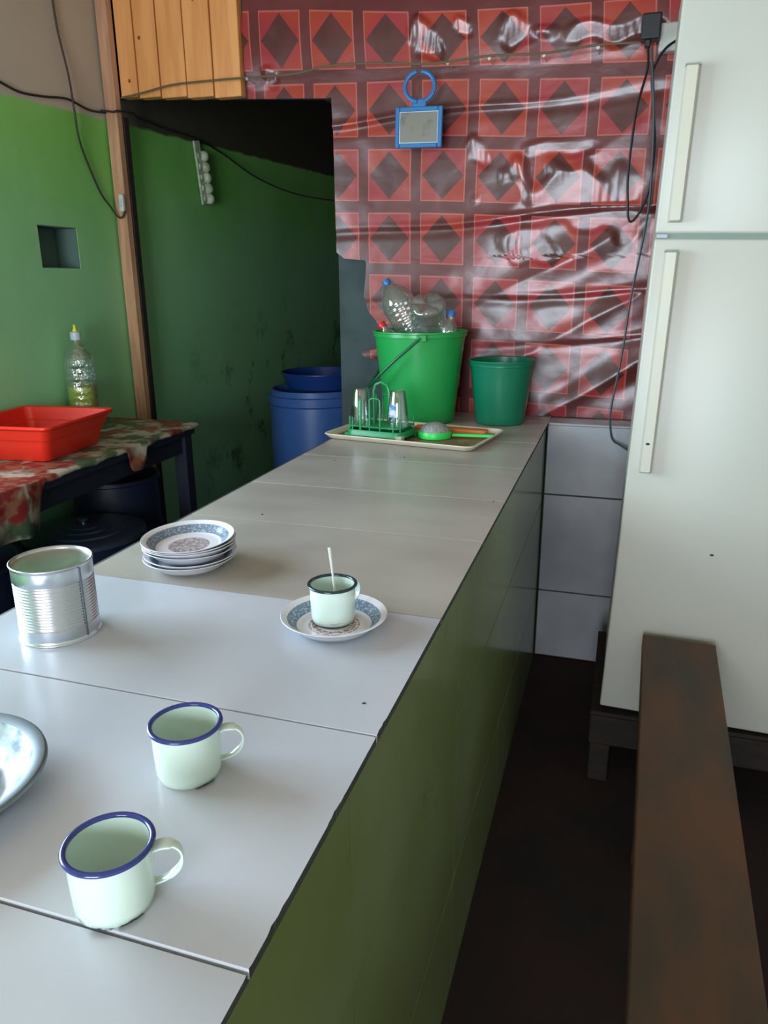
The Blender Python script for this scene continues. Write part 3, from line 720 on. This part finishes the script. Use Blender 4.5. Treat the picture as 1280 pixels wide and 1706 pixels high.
def tumbler(label, loc, printed=False):
    t_ = thing('glass_tumbler', label, 'glass', loc, (0, 0, 0), 'glasses on the rack')
    h = .124; pr = [(.0365, 0), (.0375, .001), (.0372, .02), (.034, .06), (.0265, h-.006), (.024, h-.001), (.021, h), (0, h-.001), (0, h-.006), (.020, h-.007), (.0245, h-.012), (.032, .06), (.0352, .02), (.0355, .001)]
    obj('glass_wall', lathe(pr, 40, closed=False), M['glass'], t_, smooth=True, ang=60)
    if printed:
        bm = bmesh.new(); lo = []; hi = []
        for k in range(7):
            a = math.radians(-130+k*8); lo.append(bm.verts.new((.0368*math.cos(a), .0368*math.sin(a), .035))); hi.append(bm.verts.new((.0322*math.cos(a), .0322*math.sin(a), .078)))
        for k in range(6): bm.faces.new((lo[k], lo[k+1], hi[k+1], hi[k]))
        obj('print_patch', bm, M['label'], t_)
    return t_
def onrack(x_, y_): 
    v_ = Matrix.Rotation(TA, 3, 'Z') @ Vector((x_, y_, 0)); return (-.797+v_.x, 2.470+v_.y, TZ+.0432)
tumbler('upside-down glass tumbler on the left end of the green rack', onrack(-.072, -.016))
tumbler('upside-down glass tumbler with blue print on the right end of the rack', onrack(.070, -.014), True)

# ---- strainer and orange paddle
st = thing('strainer', 'lime green strainer lying mesh-up on the tray with handle to the right', 'strainer', (-.613, 2.500, TZ), (0, 0, .10))
obj('strainer_ring', lathe([(.054, 0), (.058, .002), (.059, .018), (.056, .024), (.051, .023), (.050, .003)], 48, closed=True), M['green_lime'], st, smooth=True)
obj('sieve_mesh', lathe([(  .052*math.cos(a), .020+.034*math.sin(a)) for a in [PI/2*k/9 for k in range(9)]]+[(0, .054)], 48), M['mesh'], st, smooth=True, ang=180)
obj('strainer_handle', B(.060, .205, -.009, .009, .006, .016, bev=.003, seg=2), M['green_lime'], st)
pd = thing('orange_paddle', 'flat orange paddle lying behind the strainer on the tray', 'paddle', (-.578, 2.598, TZ), (0, 0, -.10))
bm = loft([[(x, y, .002) for x, y in rrect(.135, .022, .012)], [(x, y, .016) for x, y in rrect(.135, .022, .012)], [(x, y, .018) for x, y in rrect(.132, .019, .010)]])
obj('paddle_blade', bm, M['orange'], pd, smooth=True)

# ================================================================== LEFT TABLE
TT = .958
tb = thing('side_table', 'dark blue wooden table against the green wall at the left', 'table', (-1.94, 1.9, 0))
def loc_t(x, y): return (x+1.94, y-1.9)
obj('table_top', prism(bmesh.new(), [loc_t(-2.184, .95), loc_t(-1.642, .95), loc_t(-1.715, 2.74), loc_t(-2.184, 2.76)], TT-.04, TT-.004), M['tablewood'], tb)
for (x, y) in ((-1.745, 2.69), (-2.15, 2.70), (-1.70, 1.02), (-2.15, 1.02)):
    a, b_ = loc_t(x, y); obj('leg', B(a-.028, a+.028, b_-.028, b_+.028, 0, TT-.04, bev=.003), M['tablewood'], tb)
obj('rail', prism(bmesh.new(), [loc_t(-1.755, 2.66), loc_t(-1.73, 2.66), loc_t(-1.672, 1.05), loc_t(-1.697, 1.05)], TT-.11, TT-.04), M['tablewood'], tb)
obj('rail', B(*[loc_t(-2.12, 2.68)[0], loc_t(-1.775, 2.68)[0]], loc_t(0, 2.68)[1], loc_t(0, 2.70)[1], TT-.11, TT-.04), M['tablewood'], tb)
# cloth
bm = bmesh.new(); ys = [1.0+(2.775-1.0)*k/150 for k in range(151)]; rows = []
def drop(y):
    d_ = .012+.012*abs(noise.noise(Vector((y*9, 0, 0))))
    d_ += .085*math.exp(-((y-2.30)/.045)**4)*1.0       # small flap
    if y < 1.80: d_ += .155*min(1, (1.80-y)/.035)*(.9+.2*noise.noise(Vector((y*6, 2, 0))))
    return d_
for y in ys:
    xe = -1.640-(y-.95)/(2.74-.95)*.073
    row = [(-2.180, y, TT)]
    for k in range(1, 7): row.append((-2.180+(xe+2.180)*k/6, y, TT+.0015*noise.noise(Vector((k*.7, y*6, 1)))+.0005))
    dd = drop(y); wv = .010*math.sin(y*38)*min(1, dd/.06)
    row += [(xe+.006, y, TT-.003), (xe+.009+wv*.4, y, TT-.25*dd-.002), (xe+.010+wv, y, TT-.6*dd), (xe+.008+wv*1.3, y, TT-dd)]
    rows.append([bm.verts.new(p_) for p_ in row])
for a, c_ in zip(rows, rows[1:]):
    for k in range(len(a)-1): bm.faces.new((a[k], a[k+1], c_[k+1], c_[k]))
cl = obj('tablecloth', bm, M['cloth'], smooth=True, ang=60)
sol = cl.modifiers.new('thickness', 'SOLIDIFY'); sol.thickness = .0015; sol.offset = 0
tag(cl, 'worn floral oilcloth draped over the left table with a ragged edge', 'tablecloth')
# red basin
rbn = thing('basin', 'red rectangular plastic basin on the floral tablecloth', 'basin', (-1.958, 2.116, TT+.003), (0, 0, math.radians(6)))
h_ = .124; A = .190; Bs = .142; EX = .016
def L2(a, b_, r_, z_): return L(a, b_+EX, r_, z_)
lp = [L2(Bs-.004, Bs-.004, .022, 0), L2(Bs, Bs, .024, .004), L2(.158, .158, .024, h_*.58), L2(.165, .165, .024, h_*.60), L2(.178, .178, .026, h_-.016), L2(.186, .186, .028, h_-.013), L2(A, A, .03, h_-.008), L2(A, A, .03, h_-.002), L2(A-.003, A-.003, .028, h_), L2(.176, .176, .025, h_-.003), L2(.165, .165, .024, h_*.62), L2(.160, .160, .022, h_*.60), L2(Bs-.006, Bs-.006, .02, .008), L2(Bs-.010, Bs-.010, .018, .006)]
obj('basin_shell', loft(lp), M['red'], rbn, smooth=True, ang=35)
# oil bottle
ob = thing('oil_bottle', 'tall clear bottle of yellow-green liquid with yellow spout against the green wall', 'bottle', (-2.112, 2.560, TT+.002))
hb = .330; r = .059
pr = [(0, .006), (r*.6, .001), (r*.92, 0), (r, .010)]
for k in range(45): pr.append((r*(1-.035*(1-math.cos(k/44*2*PI*9))/2), .014+k/44*.24))
pr += [(r*.97, .272), (r*.84, .296), (r*.58, .318), (.022, .334), (.016, .340), (.016, .355)]
obj('bottle_shell', lathe(pr, 40), M['pet2'], ob, smooth=True, ang=180)
obj('liquid', lathe([(0, .004), (r*.9, .004), (r*.935, .012), (r*.935, .168), (0, .168)], 36), M['liquid'], ob, smooth=True)
obj('cap', lathe([(0, .350), (.020, .350), (.0205, .352), (.0205, .378), (.016, .382), (0, .382)], 24), M['capgrey'], ob, smooth=True)
obj('spout', lathe([(0, .381), (.009, .381), (.010, .386), (.006, .394), (.0045, .408), (0, .410)], 16), M['yellow'], ob, smooth=True)

# drum with lid under the table
dm_ = thing('lidded_drum', 'dark navy drum with a knobbed lid under the front of the left table', 'drum', (-1.81, 2.115, 0))
obj('drum_body', lathe([(0, .004), (.185, 0), (.195, .01), (.205, .2), (.207, .5), (.200, .66), (.205, .672), (.19, .675), (0, .672)], 56), M['drum'], dm_, smooth=True)
ld = obj('drum_lid', lathe([(0, .700), (.018, .700), (.05, .697), (.055, .693), (.09, .692), (.095, .688), (.14, .686), (.146, .681), (.200, .678), (.212, .672), (.214, .660), (.209, .658), (.207, .668), (0, .674)], 64), M['drumlid'], dm_, smooth=True, ang=25)
obj('lid_knob', lathe([(0, .698), (.010, .698), (.009, .710), (.018, .716), (.019, .722), (.012, .727), (0, .728)], 24), M['drumlid'], ld, smooth=True)
# second drum further back, added to darken the space under the table
dr2 = thing('dark_filler_drum', 'dark blue open drum added behind the lidded one to darken the space under the table end', 'drum', (-1.955, 2.50, 0))
obj('drum_body', lathe([(0, .004), (.155, 0), (.165, .01), (.172, .25), (.168, .76), (.177, .765), (.177, .78), (.166, .78), (.160, .77), (.155, .012), (0, .010)], 48), M['drum'], dr2, smooth=True)

dr3 = thing('dark_filler_drum', 'dark blue open drum added beneath the near end of the left table to darken the wall there', 'drum', (-1.93, 1.62, 0))  # third drum, added to cover the green wall with dark
obj('drum_body', lathe([(0, .004), (.20, 0), (.21, .01), (.222, .25), (.215, .70), (.225, .705), (.225, .72), (.212, .72), (.205, .71), (.20, .012), (0, .010)], 48), M['drum'], dr3, smooth=True)
# ================================================================== BACK ROOM
# origin of the big blue barrel
br = thing('water_barrel', 'big blue plastic water barrel standing in the dark back room', 'barrel', (-1.735, 4.12, 0))
RB = .272; HB = .93
obj('barrel_body', lathe([(0, .004), (RB*.86, 0), (RB*.92, .02), (RB*.97, .2), (RB, .35), (RB, HB-.12), (RB*.985, HB-.09), (RB*1.03, HB-.08), (RB*1.03, HB-.035), (RB*.98, HB-.03), (RB*.96, HB), (RB*.92, HB), (RB*.92, .02), (0, .02)], 64), M['barrel'], br, smooth=True)
sb_ = thing('blue_basin', 'dark blue round basin sitting on top of the water barrel', 'basin', (-1.70, 4.13, HB+.001))
obj('basin_shell', lathe([(0, .002), (.19, 0), (.20, .004), (.228, .085), (.236, .088), (.236, .094), (.224, .093), (.196, .010), (0, .008)], 56), mat('deep_blue_plastic', srgb(22, 60, 128), .4), sb_, smooth=True)
# pale strip hanging from the line on the green wall
hs = thing('hanging_strip', 'pale dirty strip with five round bumps hanging on the back room wall', 'strip', (XL+.022, 3.745, 1.915), (0, 0, 0))
obj('strip_plate', xform(B(-.006, .006, -.034, .020, 0, .300, bev=.003), Matrix.Rotation(.16, 4, 'X')), M['dirty_white'], hs)
for k in range(5):
    bmk = lathe([(0, -.004), (.024, -.004), (.027, .006), (.024, .020), (.014, .030), (0, .033)], 20)
    obj('strip_bump', xform(bmk, Matrix.Translation((.004, .030-(.025+k*.050)*.16, .028+k*.050)) @ Matrix.Rotation(PI/2, 4, 'Y')), M['dirty_white'], hs, smooth=True)
    obj('strip_clip', B(-.008, .012, -.022-(.03+k*.050)*.16, .006-(.03+k*.05)*.16, .012+k*.050, .040+k*.050, bev=.004), M['dirty_white'], hs)

# ================================================================== REFRIGERATOR
fr = thing('refrigerator', 'tall cream white two-door refrigerator at the right', 'refrigerator', (.010, 2.15, .262), (0, .024, 0))
FW, FD, FH = .72, .58, 2.03
obj('cabinet', B(.004, FW-.004, .055, FD, 0, FH, bev=.008, seg=2), M['fridge'], fr)
def door(z0, z1, hx0, hx1, hz0, hz1, tilt):
    d_ = obj('door', B(0, FW, 0, .050, z0, z1, bev=.007, seg=3), M['fridge'], fr, smooth=True)
    bm = loft([[(x, -.001, z) for x, z in rrect(.0165, (hz1-hz0)/2, .003, 3)], [(x, -.020, z) for x, z in rrect(.0165, (hz1-hz0)/2, .003, 3)], [(x, -.027, z) for x, z in rrect(.0115, (hz1-hz0)/2-.004, .003, 3)]])
    h = obj('handle', bm, M['fridge_handle'], d_, loc=((hx0+hx1)/2, 0, (hz0+hz1)/2), rot=(0, tilt, 0), smooth=True)
    obj('handle_end_cap', B(-.0168, .0168, -.0275, -.001, (hz1-hz0)/2-.006, (hz1-hz0)/2-.002), M['gasket'], d_, loc=((hx0+hx1)/2, 0, (hz0+hz1)/2), rot=(0, tilt, 0))
    return d_
GZ = 1.372
d1 = door(.004, GZ-.006, .030, .060, .757, 1.338, -.004)
d2_ = door(GZ+.006, FH, .024, .058, 1.404, 1.755, -.006)
obj('door_gasket', B(.006, FW-.006, .006, .056, GZ-.012, GZ+.012), M['gasket'], fr)
obj('hinge_pin', B(.004, .030, .001, .02, GZ-.004, GZ+.004), M['steel'], fr)
for x_, z_ in ((.25, .535), (.044, .84)):
    obj('paint_chip', xform(lathe([(0, 0), (.0035, 0), (.002, .0006), (0, .0008)], 8), Matrix.Translation((x_, -.0275 if z_ > .7 else -.0002, z_)) @ Matrix.Rotation(PI/2, 4, 'X') @ Matrix.Scale(1.6, 4, (1, 0, 0))), M['speck'], fr)
obj('round_badge', xform(lathe([(.0085, 0), (.0115, 0), (.0115, .0015), (.0085, .0015)], 32, closed=True), Matrix.Translation((.315, 0, 1.290)) @ Matrix.Rotation(PI/2, 4, 'X')), M['steel'], fr)
obj('badge_dot', xform(lathe([(0, .001), (.004, .001), (.004, 0), (0, 0)], 16), Matrix.Translation((.315, 0, 1.290)) @ Matrix.Rotation(PI/2, 4, 'X')), M['steel'], fr)
# stand
sd = thing('wooden_stand', 'low dark wooden stand under the refrigerator', 'stand', (.36, 2.44, 0))
for y_ in (-.27, .24):
    obj('beam', B(-.375, .37, y_-.03, y_+.03, .135, .232, bev=.004), M['stand'], sd)
for x_ in (-.34, .33):
    for y_ in (-.27, .24): obj('leg', B(x_-.03, x_+.03, y_-.028, y_+.028, 0, .135, bev=.004), M['stand'], sd)
obj('board', B(-.375, .37, -.29, .29, .232, .244), M['stand'], sd)
# ================================================================== BENCH
bn = thing('bench', 'long worn dark wooden bench reaching to the refrigerator', 'bench', (.2105, 2.115, 0), (0, 0, -.031))
obj('seat', prism(bmesh.new(), [(-.098, 0), (-.0915, -2.3), (.0915, -2.3), (.098, -.006)], .500, .540, bev=.004, seg=2), M['bench'], bn)
for y_ in (-.30, -1.95):
    for s_ in (-1, 1):
        bm = B(-.02, .02, -.025, .025, 0, .50, bev=.003)
        for v_ in bm.verts: v_.co.x += s_*(.055-.0*(v_.co.z)); 
        obj('leg', bm, M['bench'], bn, loc=(0, y_, 0))
    obj('stretcher', B(-.035, .035, y_-.012, y_+.012, .14, .18), M['bench'], bn)

# ================================================================== SOCKET, PLUG AND CABLES
sk = thing('wall_socket', 'white wall socket near the top of the vinyl beside the refrigerator', 'socket', (.035, 3.03, 2.30))
obj('socket_plate', B(-.020, .075, -.012, .030, -.04, .045, bev=.004), M['white_plastic'], sk)
pg = thing('power_plug', 'black power plug with looping cord, in the socket beside the refrigerator', 'plug', (-.008, 2.99, 2.325))
obj('plug_body', B(-.036, .026, -.030, .027, -.038, .038, bev=.006, seg=2), M['black'], pg)
obj('plug_collar', B(-.022, -.004, -.018, .006, -.060, -.036, bev=.003), M['black'], pg)
c1 = [(-.022, 2.98, 2.27), (-.020, 2.975, 2.20), (-.045, 2.965, 2.09), (-.050, 2.96, 1.98), (-.048, 2.96, 1.862), (-.043, 2.96, 1.80), (-.038, 2.96, 1.755), (-.024, 2.96, 1.725), (.005, 2.965, 1.755), (.028, 2.965, 1.82), (.036, 2.97, 1.955), (.030, 2.97, 2.06), (.005, 2.97, 2.16), (.012, 2.97, 2.20), (.030, 2.97, 2.24), (.075, 2.98, 2.28)]
c1 = [(-.020, 2.98, 2.27), (-.014, 2.965, 2.20), (-.036, 2.95, 2.09), (-.045, 2.945, 1.98), (-.048, 2.945, 1.862), (-.041, 2.945, 1.78), (-.036, 2.945, 1.735), (-.022, 2.945, 1.722), (.005, 2.945, 1.760), (.026, 2.95, 1.83), (.030, 2.955, 1.955), (.016, 2.955, 2.08), (.002, 2.955, 2.17), (.016, 2.955, 2.22), (.045, 2.96, 2.26), (.10, 2.97, 2.29)]
obj('cord', tube([(a+.008, b_-2.99, c_-2.325) for a, b_, c_ in c1], .0045, 6, sub=5), M['black'], pg, smooth=True)
c2 = [(-.008, 2.955, 2.262), (.006, 2.945, 2.16), (.020, 2.94, 2.05), (.028, 2.94, 1.90), (.030, 2.94, 1.78), (.020, 2.935, 1.66), (-.004, 2.93, 1.46), (-.012, 2.93, 1.33), (-.022, 2.93, 1.22), (-.040, 2.92, 1.06), (-.034, 2.915, .98), (-.022, 2.91, .948), (.00, 2.905, .935), (.045, 2.89, .912)]
wire('refrigerator_cable', c2, .0042, 'wire_teal', 'dark green cable running down the vinyl and behind the refrigerator', 'cable')
